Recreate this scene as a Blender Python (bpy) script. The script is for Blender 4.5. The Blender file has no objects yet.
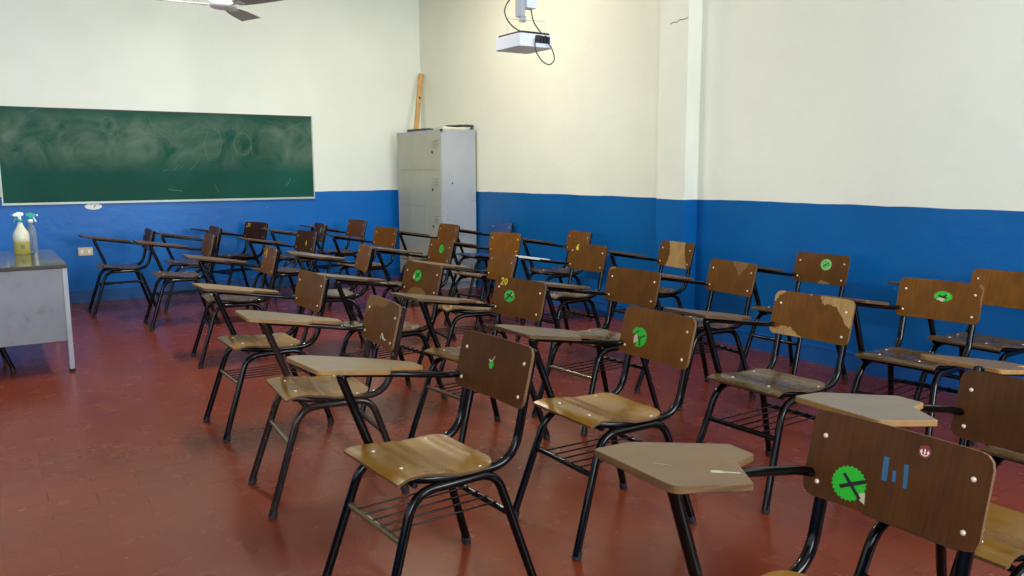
import bpy, math, random
from mathutils import Vector, Matrix, noise
PI = math.pi
C = bpy.context.scene.collection
rnd = random.Random(7)

# ---------------------------------------------------------------- materials
def lin(r, g, b):
    f = lambda v: (v/255/12.92) if v/255 <= .04045 else ((v/255+.055)/1.055)**2.4
    return (f(r), f(g), f(b), 1)
def newmat(name):
    m = bpy.data.materials.new(name); m.use_nodes = True
    nt = m.node_tree; b = nt.nodes['Principled BSDF']
    return m, nt, b
def N(nt, t, **kw):
    n = nt.nodes.new(t)
    for k, v in kw.items(): setattr(n, k, v)
    return n
def L(nt, a, b): nt.links.new(a, b)
def flat(name, col, rough=.5, metal=0., spec=.5, **kw):
    m, nt, b = newmat(name)
    b.inputs['Base Color'].default_value = lin(*col); b.inputs['Roughness'].default_value = rough
    b.inputs['Metallic'].default_value = metal; b.inputs['Specular IOR Level'].default_value = spec
    return m
def mixrgb(nt, fac, a, b, blend='MIX'):
    n = N(nt, 'ShaderNodeMix', data_type='RGBA', blend_type=blend)
    for s, v in ((0, fac), (6, a), (7, b)):
        if hasattr(v, 'links') or hasattr(v, 'is_linked'): L(nt, v, n.inputs[s])
        else: n.inputs[s].default_value = v
    return n.outputs[2]
def ramp(nt, src, stops):
    n = N(nt, 'ShaderNodeValToRGB'); L(nt, src, n.inputs[0])
    e = n.color_ramp.elements
    e[0].position, e[0].color = stops[0]; e[1].position, e[1].color = stops[-1]
    for p, c in stops[1:-1]:
        k = e.new(p); k.color = c
    return n.outputs[0]
def noisetex(nt, scale=(1, 1, 1), s=5, detail=4, rough=.5, coord='Object', dist=0.):
    tc = N(nt, 'ShaderNodeTexCoord'); mp = N(nt, 'ShaderNodeMapping'); mp.inputs['Scale'].default_value = scale
    L(nt, tc.outputs[coord], mp.inputs[0])
    n = N(nt, 'ShaderNodeTexNoise'); L(nt, mp.outputs[0], n.inputs['Vector'])
    n.inputs['Scale'].default_value = s; n.inputs['Detail'].default_value = detail; n.inputs['Roughness'].default_value = rough
    n.inputs['Distortion'].default_value = dist
    return n.outputs['Fac']
def bump(nt, b, src, strength, dist):
    n = N(nt, 'ShaderNodeBump'); n.inputs['Strength'].default_value = strength; n.inputs['Distance'].default_value = dist
    L(nt, src, n.inputs['Height']); L(nt, n.outputs[0], b.inputs['Normal'])
def wood(name, c1, c2, rough, grain=(1, 12, 1), s=9, var=.25, bumps=.05, mott=.35, coat=0., spec=.3):
    """veneer: streaks along one local axis, slow mottling, a shift per object"""
    m, nt, b = newmat(name)
    f = noisetex(nt, grain, s, 4, .5, dist=.3)
    col = ramp(nt, f, [(.3, lin(*c1)), (.7, lin(*c2))])
    g = noisetex(nt, (1, 1, 1), 7, 3, .6)
    col = mixrgb(nt, ramp(nt, g, [(.35, (0, 0, 0, 1)), (.75, (mott, mott, mott, 1))]), col, lin(*[min(255, v*1.28) for v in c2]))
    oi = N(nt, 'ShaderNodeObjectInfo'); hs = N(nt, 'ShaderNodeHueSaturation')
    mr = N(nt, 'ShaderNodeMapRange'); mr.inputs[3].default_value = 1-var; mr.inputs[4].default_value = 1+var
    L(nt, oi.outputs['Random'], mr.inputs[0]); L(nt, mr.outputs[0], hs.inputs['Value']); L(nt, col, hs.inputs['Color'])
    L(nt, hs.outputs[0], b.inputs['Base Color'])
    r = noisetex(nt, (1, 1, 1), 8, 2, .5)
    mr2 = N(nt, 'ShaderNodeMapRange'); mr2.inputs[3].default_value = max(.08, rough-.04); mr2.inputs[4].default_value = rough+.10
    L(nt, r, mr2.inputs[0]); L(nt, mr2.outputs[0], b.inputs['Roughness'])
    bump(nt, b, f, min(bumps, .02), .001)
    b.inputs['Specular IOR Level'].default_value = spec
    b.inputs['Coat Weight'].default_value = coat; b.inputs['Coat Roughness'].default_value = .18
    return m
M = {}
M['walnut'] = wood('walnut_laminate', (56, 29, 8), (72, 41, 13), .38, (1, 14, .8), spec=.14)
M['walnut_light'] = wood('light_walnut_laminate', (78, 46, 12), (96, 59, 17), .38, (1, 14, .8), spec=.14)
M['bare_ply'] = wood('bare_plywood', (134, 102, 58), (158, 124, 76), .6, (1, 8, 1), var=.12)
M['patch_faint'] = wood('faint_worn_laminate', (104, 72, 32), (116, 82, 38), .5, (1, 8, 1), var=.05)
M['bare_ply_dull'] = wood('faded_plywood', (112, 80, 42), (134, 98, 54), .55, (1, 8, 1), var=.08)
M['seat_olive'] = wood('olive_varnished_plywood', (112, 76, 20), (122, 85, 26), .22, (1.2, 9, 1), s=4, mott=.22, bumps=.02, coat=.08, spec=.25)
M['seat_brown'] = wood('brown_varnished_plywood', (76, 55, 30), (86, 64, 36), .24, (1.2, 9, 1), s=4, mott=.2, bumps=.02, coat=.08, spec=.25)
M['ply_edge'] = wood('plywood_edge', (58, 37, 18), (92, 64, 36), .6, (1, 1, 60), s=3, var=.15)
M['tab_brown'] = wood('brown_tablet_laminate', (82, 58, 32), (94, 68, 40), .28, (1, 6, 1), s=4, mott=.2, coat=.05, spec=.25)
M['tab_tan'] = wood('tan_tablet_laminate', (112, 89, 58), (124, 99, 66), .30, (1, 6, 1), s=4, mott=.2, coat=.05, spec=.25)
M['tab_grey'] = wood('grey_worn_tablet_laminate', (92, 80, 64), (106, 92, 74), .28, (1, 6, 1), s=4, mott=.25, coat=.05, spec=.25)
M['tab_white'] = wood('pale_tablet_laminate', (196, 190, 178), (222, 216, 204), .4, (1, 6, 1), var=.05)
M['tab_dark'] = wood('dark_tablet_laminate', (70, 54, 42), (98, 78, 62), .34, (1, 6, 1), s=4)
def frame_paint(name, base, chip, amount):
    m, nt, b = newmat(name)
    f = noisetex(nt, (1, 1, 1), 38, 5, .75)
    col = ramp(nt, f, [(amount-.03, lin(*base)), (amount+.03, lin(*chip))])
    L(nt, col, b.inputs['Base Color']); b.inputs['Roughness'].default_value = .13
    b.inputs['Specular IOR Level'].default_value = .22
    return m
M['black'] = frame_paint('black_enamel', (6, 5, 6), (60, 50, 44), .74)
M['brownblack'] = frame_paint('worn_brown_black_enamel', (34, 24, 21), (86, 64, 52), .62)
M['worn_highlight'] = flat('worn_metal_highlight', (128, 112, 86), .2, .7)  # worn metal tone that also holds the highlight of the glossy black tube
M['rubber'] = flat('black_rubber', (16, 15, 15), .7)
M['rivet'] = flat('rivet_metal', (226, 206, 190), .28, .35)
M['green'] = flat('green_sticker', (26, 164, 28), .5)
M['palegreen'] = flat('faded_green_sticker', (120, 176, 96), .55)
M['residue'] = flat('sticker_paper_residue', (176, 168, 140), .7)
M['ink'] = flat('black_marker', (8, 10, 8), .5)
M['yellow'] = flat('yellow_paint', (206, 184, 40), .5)
M['bluepaint'] = flat('blue_paint_marks', (28, 82, 112), .5)
M['redsticker'] = flat('red_sticker', (124, 30, 20), .5)
M['whiteink'] = flat('white_marks', (226, 222, 214), .6)
M['blueplastic'] = flat('blue_plastic', (28, 66, 122), .4)
M['lightwood'] = wood('pale_sawn_wood', (168, 126, 76), (200, 160, 104), .6, (14, 14, .6), s=3, var=.02)
M['steelblue'] = flat('projector_plastic', (222, 224, 232), .35)
M['darkplastic'] = flat('dark_plastic', (24, 24, 28), .45)
M['fanwhite'] = flat('white_enamel', (226, 226, 220), .35)
M['fanblade'] = flat('fan_blade_enamel', (176, 176, 164), .45)
M['cable'] = flat('black_cable', (22, 22, 24), .5)
M['plate'] = flat('cream_plastic', (206, 194, 158), .45)
M['teal'] = flat('teal_plastic', (24, 158, 140), .35)
M['whiteplastic'] = flat('white_plastic', (232, 232, 226), .35)
M['papergrey'] = flat('grey_card', (112, 112, 96), .8)
M['paperpale'] = flat('pale_card', (206, 202, 180), .8)
M['paperdark'] = flat('dark_green_folder', (66, 70, 52), .7)
M['frame_light'] = flat('pale_aluminium', (176, 186, 176), .4, .3)
M['frame_dark'] = flat('dark_board_edge', (40, 48, 38), .6)
M['chalk'] = flat('chalk', (74, 112, 92), .9)

def liquid():
    m, nt, b = newmat('sanitiser_bottle')
    tc = N(nt, 'ShaderNodeTexCoord'); sp = N(nt, 'ShaderNodeSeparateXYZ'); L(nt, tc.outputs['Object'], sp.inputs[0])
    col = ramp(nt, sp.outputs[2], [(.09, lin(176, 168, 84)), (.12, lin(214, 212, 190))])
    L(nt, col, b.inputs['Base Color']); b.inputs['Roughness'].default_value = .3
    b.inputs['Transmission Weight'].default_value = .1
    return m
M['bottle'] = liquid()
def clearp():
    m, nt, b = newmat('clear_bottle_plastic')
    b.inputs['Base Color'].default_value = lin(214, 222, 226); b.inputs['Roughness'].default_value = .15
    b.inputs['Transmission Weight'].default_value = .8; b.inputs['IOR'].default_value = 1.2
    return m
M['clear'] = clearp()

def wallmat(top=(232, 231, 214), blue=(10, 92, 156), line=1.159):
    m, nt, b = newmat('two_tone_wall_paint')
    ge = N(nt, 'ShaderNodeNewGeometry'); sp = N(nt, 'ShaderNodeSeparateXYZ'); L(nt, ge.outputs['Position'], sp.inputs[0])
    wob = N(nt, 'ShaderNodeTexNoise'); L(nt, ge.outputs['Position'], wob.inputs['Vector']); wob.inputs['Scale'].default_value = 2.2
    sc = N(nt, 'ShaderNodeMath', operation='MULTIPLY_ADD'); L(nt, wob.outputs['Fac'], sc.inputs[0]); sc.inputs[1].default_value = .022; L(nt, sp.outputs[2], sc.inputs[2])
    gt = N(nt, 'ShaderNodeMath', operation='GREATER_THAN'); L(nt, sc.outputs[0], gt.inputs[0]); gt.inputs[1].default_value = line+.011
    n1 = N(nt, 'ShaderNodeTexNoise'); L(nt, ge.outputs['Position'], n1.inputs['Vector']); n1.inputs['Scale'].default_value = 1.1; n1.inputs['Detail'].default_value = 5
    upper = ramp(nt, n1.outputs['Fac'], [(.3, lin(*[v*.965 for v in top])), (.7, lin(*top))])
    n2 = N(nt, 'ShaderNodeTexNoise'); L(nt, ge.outputs['Position'], n2.inputs['Vector']); n2.inputs['Scale'].default_value = 1.6; n2.inputs['Detail'].default_value = 6
    lower = ramp(nt, n2.outputs['Fac'], [(.3, lin(blue[0]-3, blue[1]-7, blue[2]-10)), (.7, lin(*blue))])
    # scattered small pale spots in the blue enamel
    vo = N(nt, 'ShaderNodeTexVoronoi'); L(nt, ge.outputs['Position'], vo.inputs['Vector']); vo.inputs['Scale'].default_value = 2.6
    lt = N(nt, 'ShaderNodeMath', operation='LESS_THAN'); L(nt, vo.outputs['Distance'], lt.inputs[0]); lt.inputs[1].default_value = .028
    lower = mixrgb(nt, lt.outputs[0], lower, lin(150, 176, 196))
    L(nt, mixrgb(nt, gt.outputs[0], lower, upper), b.inputs['Base Color'])
    rr = N(nt, 'ShaderNodeMapRange'); L(nt, gt.outputs[0], rr.inputs[0]); rr.inputs[3].default_value = .33; rr.inputs[4].default_value = .5
    L(nt, rr.outputs[0], b.inputs['Roughness'])
    n3 = N(nt, 'ShaderNodeTexNoise'); L(nt, ge.outputs['Position'], n3.inputs['Vector']); n3.inputs['Scale'].default_value = 9; n3.inputs['Detail'].default_value = 5; n3.inputs['Roughness'].default_value = .6
    b.inputs['Specular IOR Level'].default_value = .3; bump(nt, b, n3.outputs['Fac'], .35, .010)
    return m
M['wall'] = wallmat()
M['wall_blackboard'] = wallmat(top=(234, 237, 224), blue=(12, 104, 186))
M['baseboard'] = flat('blue_baseboard_paint', (20, 84, 150), .35)
def floormat():
    m, nt, b = newmat('red_glazed_floor_tile')
    ge = N(nt, 'ShaderNodeNewGeometry'); mp = N(nt, 'ShaderNodeMapping'); L(nt, ge.outputs['Position'], mp.inputs[0])
    mp.inputs['Location'].default_value = (.03, 7.72, 0)
    br = N(nt, 'ShaderNodeTexBrick'); L(nt, mp.outputs[0], br.inputs['Vector'])
    br.inputs['Scale'].default_value = 1; br.inputs['Brick Width'].default_value = .36; br.inputs['Row Height'].default_value = .17
    br.inputs['Mortar Size'].default_value = .0025; br.inputs['Mortar Smooth'].default_value = .4; br.offset = .5
    br.inputs['Color1'].default_value = lin(116, 50, 26); br.inputs['Color2'].default_value = lin(111, 47, 25); br.inputs['Mortar'].default_value = lin(94, 38, 22)
    n1 = N(nt, 'ShaderNodeTexNoise'); L(nt, ge.outputs['Position'], n1.inputs['Vector']); n1.inputs['Scale'].default_value = .9; n1.inputs['Detail'].default_value = 6
    col = mixrgb(nt, ramp(nt, n1.outputs['Fac'], [(.35, (0, 0, 0, 1)), (.7, (.6, .6, .6, 1))]), br.outputs['Color'], lin(98, 32, 18))
    n2 = N(nt, 'ShaderNodeTexNoise'); L(nt, ge.outputs['Position'], n2.inputs['Vector']); n2.inputs['Scale'].default_value = 7; n2.inputs['Detail'].default_value = 4; n2.inputs['Roughness'].default_value = .55
    col = mixrgb(nt, ramp(nt, n2.outputs['Fac'], [(.5, (0, 0, 0, 1)), (.8, (.22, .22, .22, 1))]), col, lin(128, 72, 48))
    L(nt, col, b.inputs['Base Color'])
    mr = N(nt, 'ShaderNodeMapRange'); mr.inputs[3].default_value = .2; mr.inputs[4].default_value = .32
    L(nt, n2.outputs['Fac'], mr.inputs[0]); L(nt, mr.outputs[0], b.inputs['Roughness']); b.inputs['Specular IOR Level'].default_value = .28
    mx = N(nt, 'ShaderNodeMath', operation='MULTIPLY_ADD'); L(nt, br.outputs['Fac'], mx.inputs[0]); mx.inputs[1].default_value = -.6; L(nt, n1.outputs['Fac'], mx.inputs[2])
    bump(nt, b, mx.outputs[0], .05, .002)
    return m
M['floor'] = floormat()
def boardmat():
    m, nt, b = newmat('green_chalkboard')
    tc = N(nt, 'ShaderNodeTexCoord'); sp = N(nt, 'ShaderNodeSeparateXYZ'); L(nt, tc.outputs['Object'], sp.inputs[0])
    a = N(nt, 'ShaderNodeTexNoise'); L(nt, tc.outputs['Object'], a.inputs['Vector']); a.inputs['Scale'].default_value = 2.6; a.inputs['Detail'].default_value = 7; a.inputs['Roughness'].default_value = .62; a.inputs['Distortion'].default_value = .8
    # chalk smears sit in a band across the upper two thirds
    band = ramp(nt, sp.outputs[2], [(.30, (0, 0, 0, 1)), (.52, (1, 1, 1, 1)), (.82, (1, 1, 1, 1)), (.97, (.15, .15, .15, 1))])
    sm = ramp(nt, a.outputs['Fac'], [(.36, (0, 0, 0, 1)), (.70, (1, 1, 1, 1))])
    f = mixrgb(nt, 1., band, sm, 'MULTIPLY')
    n2 = N(nt, 'ShaderNodeTexNoise'); L(nt, tc.outputs['Object'], n2.inputs['Vector']); n2.inputs['Scale'].default_value = 1.2
    base = ramp(nt, n2.outputs['Fac'], [(.3, lin(12, 66, 54)), (.7, lin(20, 82, 68))])
    L(nt, mixrgb(nt, f, base, lin(98, 116, 98)), b.inputs['Base Color']); b.inputs['Roughness'].default_value = .55; b.inputs['Specular IOR Level'].default_value = .15
    return m
M['board'] = boardmat()
def lockermat(name, c, c2):
    m, nt, b = newmat(name)
    n = noisetex(nt, (1, 1, .6), 2.2, 6, .6)
    L(nt, ramp(nt, n, [(.3, lin(*c)), (.7, lin(*c2))]), b.inputs['Base Color']); b.inputs['Roughness'].default_value = .4
    b.inputs['Metallic'].default_value = .1
    return m
M['locker'] = lockermat('grey_locker_paint', (156, 160, 166), (172, 176, 180))
M['locker_door'] = lockermat('olive_grey_locker_door_paint', (164, 163, 146), (176, 175, 156))
M['desktop'] = lockermat('glossy_grey_desk_top', (74, 68, 66), (96, 88, 82)); M['desktop'].node_tree.nodes['Principled BSDF'].inputs['Roughness'].default_value = .09
def deskpanel():
    m, nt, b = newmat('scuffed_white_panel')
    n = noisetex(nt, (1, 1, 1), 6, 8, .7)
    L(nt, ramp(nt, n, [(.25, lin(100, 98, 96)), (.42, lin(128, 129, 134)), (.8, lin(140, 142, 147))]), b.inputs['Base Color']); b.inputs['Roughness'].default_value = .4
    return m
M['deskpanel'] = deskpanel()

# ---------------------------------------------------------------- mesh helpers
class MB:
    """collects geometry for ONE mesh; every piece may carry its own material slot"""
    def __init__(s): s.v = []; s.f = []; s.m = []; s.sm = []
    def add(s, vs, fs, mi=0, smooth=False):
        o = len(s.v); s.v += [tuple(v) for v in vs]
        for f in fs: s.f.append([o+i for i in f]); s.m.append(mi); s.sm.append(smooth)
    def box(s, x0, x1, y0, y1, z0, z1, mi=0, bev=0.):
        if bev <= 0:
            v = [(x, y, z) for x in (x0, x1) for y in (y0, y1) for z in (z0, z1)]
            s.add(v, [(0, 1, 3, 2), (4, 6, 7, 5), (0, 4, 5, 1), (2, 3, 7, 6), (0, 2, 6, 4), (1, 5, 7, 3)], mi); return
        xm = [x0, x0+bev, x1-bev, x1]
        # chamfered box: three inset slabs hulled by rings
        rings = []
        for z, i in ((z0, bev), (z0+bev, 0), (z1-bev, 0), (z1, bev)):
            X0, X1, Y0, Y1 = x0+i, x1-i, y0+i, y1-i; b = bev
            rings.append([(X0+b, Y0, z), (X1-b, Y0, z), (X1, Y0+b, z), (X1, Y1-b, z), (X1-b, Y1, z), (X0+b, Y1, z), (X0, Y1-b, z), (X0, Y0+b, z)])
        v = [p for r in rings for p in r]; f = []
        for k in range(3):
            for i in range(8): j = (i+1) % 8; f.append((k*8+i, k*8+j, k*8+8+j, k*8+8+i))
        f.append(tuple(range(7, -1, -1))); f.append(tuple(range(24, 32)))
        s.add(v, f, mi)
    def tube(s, pts, r, n=10, mi=0, cap=True, radii=None):
        pts = [Vector(p) for p in pts]; k = len(pts); vs = []; fs = []
        t0 = (pts[1]-pts[0]).normalized(); a = t0.orthogonal().normalized()
        for i, p in enumerate(pts):
            t = (pts[min(i+1, k-1)]-pts[max(i-1, 0)]).normalized()
            a = (a-t*a.dot(t)).normalized(); b = t.cross(a); rr = radii[i] if radii else r
            for j in range(n):
                w = 2*PI*j/n; vs.append(p+a*(rr*math.cos(w))+b*(rr*math.sin(w)))
        for i in range(k-1):
            for j in range(n): q = (j+1) % n; fs.append((i*n+j, i*n+q, (i+1)*n+q, (i+1)*n+j))
        s.add(vs, fs, mi, True)
        if cap: s.add(vs[:n], [tuple(range(n-1, -1, -1))], mi); s.add(vs[-n:], [tuple(range(n))], mi)
    def lathe(s, prof, n=20, mi=0, org=(0, 0, 0), sx=1., sy=1.):
        vs = []; fs = []
        for r, z in prof:
            for j in range(n): w = 2*PI*j/n; vs.append((org[0]+r*sx*math.cos(w), org[1]+r*sy*math.sin(w), org[2]+z))
        for i in range(len(prof)-1):
            for j in range(n): q = (j+1) % n; fs.append((i*n+j, i*n+q, (i+1)*n+q, (i+1)*n+j))
        s.add(vs, fs, mi, True)
        s.add(vs[:n], [tuple(range(n-1, -1, -1))], mi); s.add(vs[-n:], [tuple(range(n))], mi)
    def prism(s, poly, zf, th, mi_top=0, mi_side=0, rim=0.):
        """flat plate of outline poly (counter-clockwise), top height zf(x,y), thickness th, small top chamfer"""
        n = len(poly); c = .0018
        cx = sum(p[0] for p in poly)/n; cy = sum(p[1] for p in poly)/n
        ins = inset(poly, c)
        top = [(x, y, zf(x, y)) for x, y in ins]
        r1 = [(x, y, zf(x, y)-c) for x, y in poly]; r2 = [(x, y, zf(x, y)-th+c) for x, y in poly]; bot = [(x, y, zf(x, y)-th) for x, y in ins]
        s.add(top, [tuple(range(n))], mi_top)
        for A, B, mi in ((top, r1, mi_side), (r1, r2, mi_side), (r2, bot, mi_side)):
            s.add(A+B, [(i, n+i, n+(i+1) % n, (i+1) % n) for i in range(n)], mi)
        s.add(bot, [tuple(range(n-1, -1, -1))], mi_side)
    def mesh(s, name, mats):
        me = bpy.data.meshes.new(name); me.from_pydata(s.v, [], s.f)
        for m in mats: me.materials.append(m)
        me.polygons.foreach_set('material_index', s.m); me.polygons.foreach_set('use_smooth', s.sm)
        me.update(); me.validate()
        return me
def inset(poly, d):
    n = len(poly); out = []
    for i in range(n):
        a, b, c = Vector(poly[i-1]), Vector(poly[i]), Vector(poly[(i+1) % n])
        e1 = (b-a).normalized(); e2 = (c-b).normalized()
        n1 = Vector((-e1.y, e1.x)); n2 = Vector((-e2.y, e2.x)); m = (n1+n2)
        m = m/max(.3, (m.length**2)/2) if m.length > 1e-6 else n1
        out.append(tuple(b+m*d))
    return out
def fillet(pts, rs, n=6):
    pts = [Vector(p) for p in pts]; out = [pts[0]]
    for i in range(1, len(pts)-1):
        r = rs[i-1] if isinstance(rs, (list, tuple)) else rs
        if r <= 0: out.append(pts[i]); continue
        a = (pts[i-1]-pts[i]); b = (pts[i+1]-pts[i]); d = min(r, a.length*.48, b.length*.48)
        p0 = pts[i]+a.normalized()*d; p1 = pts[i]+b.normalized()*d
        for k in range(n+1):
            t = k/n; out.append(p0*(1-t)**2+pts[i]*2*t*(1-t)+p1*t*t)
    out.append(pts[-1]); return out
def roundpoly(poly, rs, n=4):
    out = []; m = len(poly)
    for i in range(m):
        r = rs[i] if isinstance(rs, (list, tuple)) else rs
        p, a, b = Vector(poly[i]), Vector(poly[i-1]), Vector(poly[(i+1) % m])
        if r <= 0: out.append(tuple(p)); continue
        u, w = a-p, b-p; d = min(r, u.length*.45, w.length*.45); p0 = p+u.normalized()*d; p1 = p+w.normalized()*d
        for k in range(n+1):
            t = k/n; out.append(tuple(p0*(1-t)**2+p*2*t*(1-t)+p1*t*t))
    return out
def obj(name, me, parent=None, loc=None):
    o = bpy.data.objects.new(name, me); C.objects.link(o)
    if parent: o.parent = parent
    if loc: o.location = loc
    return o
def build(name, mb, mats, parent=None, loc=None): return obj(name, mb.mesh(name, mats if isinstance(mats, list) else [mats]), parent, loc)
def tag(o, label=None, cat=None, group=None, kind=None):
    if label: o['label'] = label
    if cat: o['category'] = cat
    if group: o['group'] = group
    if kind: o['kind'] = kind
    return o
def empty(name, loc, rz, label, cat, group=None):
    o = bpy.data.objects.new(name, None); C.objects.link(o); o.empty_display_size = .1
    o.location = loc; o.rotation_euler = (0, 0, rz); return tag(o, label, cat, group)
def interp(tab, x):
    if x <= tab[0][0]: return tab[0][1]
    for (a, va), (b, vb) in zip(tab, tab[1:]):
        if x <= b:
            t = (x-a)/(b-a); t = t*t*(3-2*t); return va+(vb-va)*t
    return tab[-1][1]
def interl(tab, x):
    if x <= tab[0][0]: return tab[0][1]
    for (a, va), (b, vb) in zip(tab, tab[1:]):
        if x <= b: return va+(vb-va)*(x-a)/(b-a)
    return tab[-1][1]

# ---------------------------------------------------------------- the room (x: along the blackboard wall, y: away, right wall at x=0)
XL, YB, ZC = -8.4, -12.3, 3.95
def struct(name, mb, mats): o = build(name, mb, mats); o['kind'] = 'structure'; return o
m = MB(); m.box(XL-.2, .2, YB-.2, .2, -.1, 0); struct('floor', m, M['floor'])
m = MB(); m.box(XL-.2, .2, YB-.2, .2, ZC, ZC+.12); struct('ceiling', m, flat('ceiling_paint', (222, 220, 208), .8))
m = MB(); m.box(XL-.2, .2, 0, .2, 0, ZC); struct('wall_back', m, M['wall_blackboard'])
m = MB(); m.box(0, .2, YB-.2, 0, 0, ZC); struct('wall_right', m, M['wall'])
m = MB(); m.box(-.15, 0, -5.03, -4.70, 0, ZC); struct('trim_1', m, M['wall'])
m = MB(); pk = [(-4.82, 2.592), (-4.86, 2.600), (-4.90, 2.596), (-4.93, 2.610), (-4.97, 2.606), (-5.02, 2.614)]
for (a, b), (c, d) in zip(pk, pk[1:]): m.add([(-.1508, a, b-.004), (-.1508, c, d-.003), (-.1508, c, d+.004), (-.1508, a, b+.003)], [(0, 1, 2, 3)])
struct('trim_2', m, flat('plaster_crack', (96, 92, 78), .8))
# left wall and rear wall with window openings (outside the frame)
def wall_with_windows(name, axis, pos, thick, a0, a1, wins):
    m = MB()
    def bx(p0, p1, z0, z1):
        if axis == 'x': m.box(pos-thick, pos, p0, p1, z0, z1)
        else: m.box(p0, p1, pos-thick, pos, z0, z1)
    cur = a0
    for w0, w1, z0, z1 in wins:
        bx(cur, w0, 0, ZC); bx(w0, w1, 0, z0); bx(w0, w1, z1, ZC); cur = w1
    bx(cur, a1, 0, ZC); struct(name, m, M['wall'])
WL = [(-11.4, -9.4, 1.2, 2.9), (-8.9, -6.9, 1.2, 2.9), (-5.2, -3.2, 1.2, 2.9)]
WR = [(-7.4, -5.2, 1.2, 3.0), (-2.8, -.6, 1.2, 3.0)]
wall_with_windows('wall_left', 'x', XL, .2, YB-.2, 0, WL)
wall_with_windows('wall_rear', 'y', YB, .2, XL-.2, 0.2, WR)
nwin = 0
for axis, pos, wins in (('x', XL, WL), ('y', YB, WR)):
    for w0, w1, z0, z1 in wins:
        nwin += 1; m = MB(); p0, p1 = pos-.12, pos-.07
        def bb(a, b, c, d):
            if axis == 'x': m.box(p0, p1, a, b, c, d)
            else: m.box(a, b, p0, p1, c, d)
        for a in (w0, (w0+w1)/2-.02, w1-.04): bb(a, a+.04, z0, z1)
        for z in (z0, (z0+z1)/2-.02, z1-.04): bb(w0, w1, z, z+.04)
        struct('window_%d' % nwin, m, M['fanwhite'])
# skirting
m = MB(); m.box(XL, 0, -.016, 0, 0, .13); m.box(XL, 0, -.02, 0, .118, .132); struct('baseboard_back', m, M['baseboard'])
m = MB()
for a, b in ((-12.3, -5.03), (-4.70, -.016)): m.box(-.016, 0, a, b, 0, .13); m.box(-.02, 0, a, b, .118, .132)
m.box(-.166, -.15, -5.046, -4.684, 0, .13); m.box(-.166, 0, -5.046, -5.03, 0, .13); m.box(-.166, 0, -4.70, -4.684, 0, .13)
struct('baseboard_right', m, M['baseboard'])

# ---------------------------------------------------------------- blackboard
bbd = empty('blackboard', (-3.17, 0, 1.09), 0, 'long green chalkboard with smeared chalk mounted on the wall above the blue band', 'blackboard')
m = MB(); m.box(-1.645, 1.645, -.028, -.004, 0, .972); build('panel', m, M['board'], bbd)
m = MB(); m.box(-1.66, 1.66, -.034, -.002, -.018, .004, 0); tag(build('bottom_rail', m, M['frame_light'], bbd), 'pale worn rail')
for xa in (1.645, -1.658): m = MB(); m.box(xa, xa+.013, -.03, -.002, 0, .98); build('side_strip', m, M['frame_light'], bbd)
m = MB(); m.box(-1.655, 1.655, -.03, -.002, .970, .986); tag(build('top_strip', m, M['frame_dark'], bbd), 'dark top strip')
def stroke(m, pts, w, yy=-.0296):
    for (a, b), (c, d) in zip(pts, pts[1:]):
        t = Vector((c-a, d-b)); t.normalize(); n = Vector((-t.y, t.x))*w
        m.add([(a-n.x, yy, b-n.y), (a+n.x, yy, b+n.y), (c+n.x, yy, d+n.y), (c-n.x, yy, d-n.y)], [(0, 1, 2, 3)])
def arc(cx, cz, rx, rz, a0, a1, n=14): return [(cx+rx*math.cos(a0+(a1-a0)*i/n), cz+rz*math.sin(a0+(a1-a0)*i/n)) for i in range(n+1)]
def chalk(pts, w):
    m = MB(); stroke(m, pts, w); build('chalk_mark', m, M['chalk'], bbd)
chalk([(-.10, .33), (-.03, .345)], .003); chalk([(.02, .33), (.07, .39)], .003); chalk([(.10, .36), (.115, .38)], .003)
chalk(arc(.80, .64, .10, .13, .3, 6.4), .004); chalk([(.90, .78), (.905, .52)], .003)
chalk([(1.30, .80), (1.42, .86), (1.52, .9)], .004); chalk([(1.2, .73), (1.3, .74)], .003)
chalk([(.42, .78), (.36, .62), (.40, .44)], .004); chalk(arc(.50, .66, .06, .15, -2, 2), .003)
chalk([(.20, .34), (.32, .47)], .0025); chalk([(.75, .72), (.85, .84)], .003)
chalk(arc(-.62, .82, .07, .09, .4, 4.2), .003)
chalk([(-.2, .9), (-.16, .78), (-.17, .60)], .003); chalk([(-.25, .66), (-.12, .665)], .003)
chalk([(1.30, .14), (1.34, .19)], .005); chalk([(1.345, .2), (1.35, .24)], .004)
chalk([(-1.36, .93), (-1.26, .97)], .003); chalk([(-.05, .12), (.1, .10)], .004); chalk([(.45, .18), (.5, .08)], .003)

# ---------------------------------------------------------------- wall plates
p = empty('wall_outlet', (-4.10, 0, .555), 0, 'cream rectangular outlet plate low on the blue wall beside the desk', 'outlet')
m = MB(); m.box(-.072, .072, -.012, 0, -.045, .045, bev=.003); build('plate', m, M['plate'], p)
for x in (-.035, .035): m = MB(); m.box(x-.014, x+.014, -.0145, -.0115, -.02, .02, bev=.001); tag(build('socket', m, M['whiteplastic'], p), 'paler socket face')
p = empty('wall_plate', (-3.99, 0, 1.04), 0, 'small white oval plate on the blue wall just under the chalkboard', 'wall plate')
m = MB(); q = [(.085*math.cos(2*PI*i/28), .037*math.sin(2*PI*i/28)) for i in range(28)]
m.add([(x, 0, z) for x, z in q]+[(x, -.006, z) for x, z in q]+[(x*.93, -.009, z*.9) for x, z in q],
      [(i, (i+1) % 28, 28+(i+1) % 28, 28+i) for i in range(28)]+[(28+i, 28+(i+1) % 28, 56+(i+1) % 28, 56+i) for i in range(28)]+[tuple(range(56, 84))])
build('plate', m, M['whiteplastic'], p)
m = MB(); stroke(m, [(.004, -.012), (.024, .014)], .005, -.0096); tag(build('chip', m, M['papergrey'], p), 'dark chip in the plate')

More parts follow.
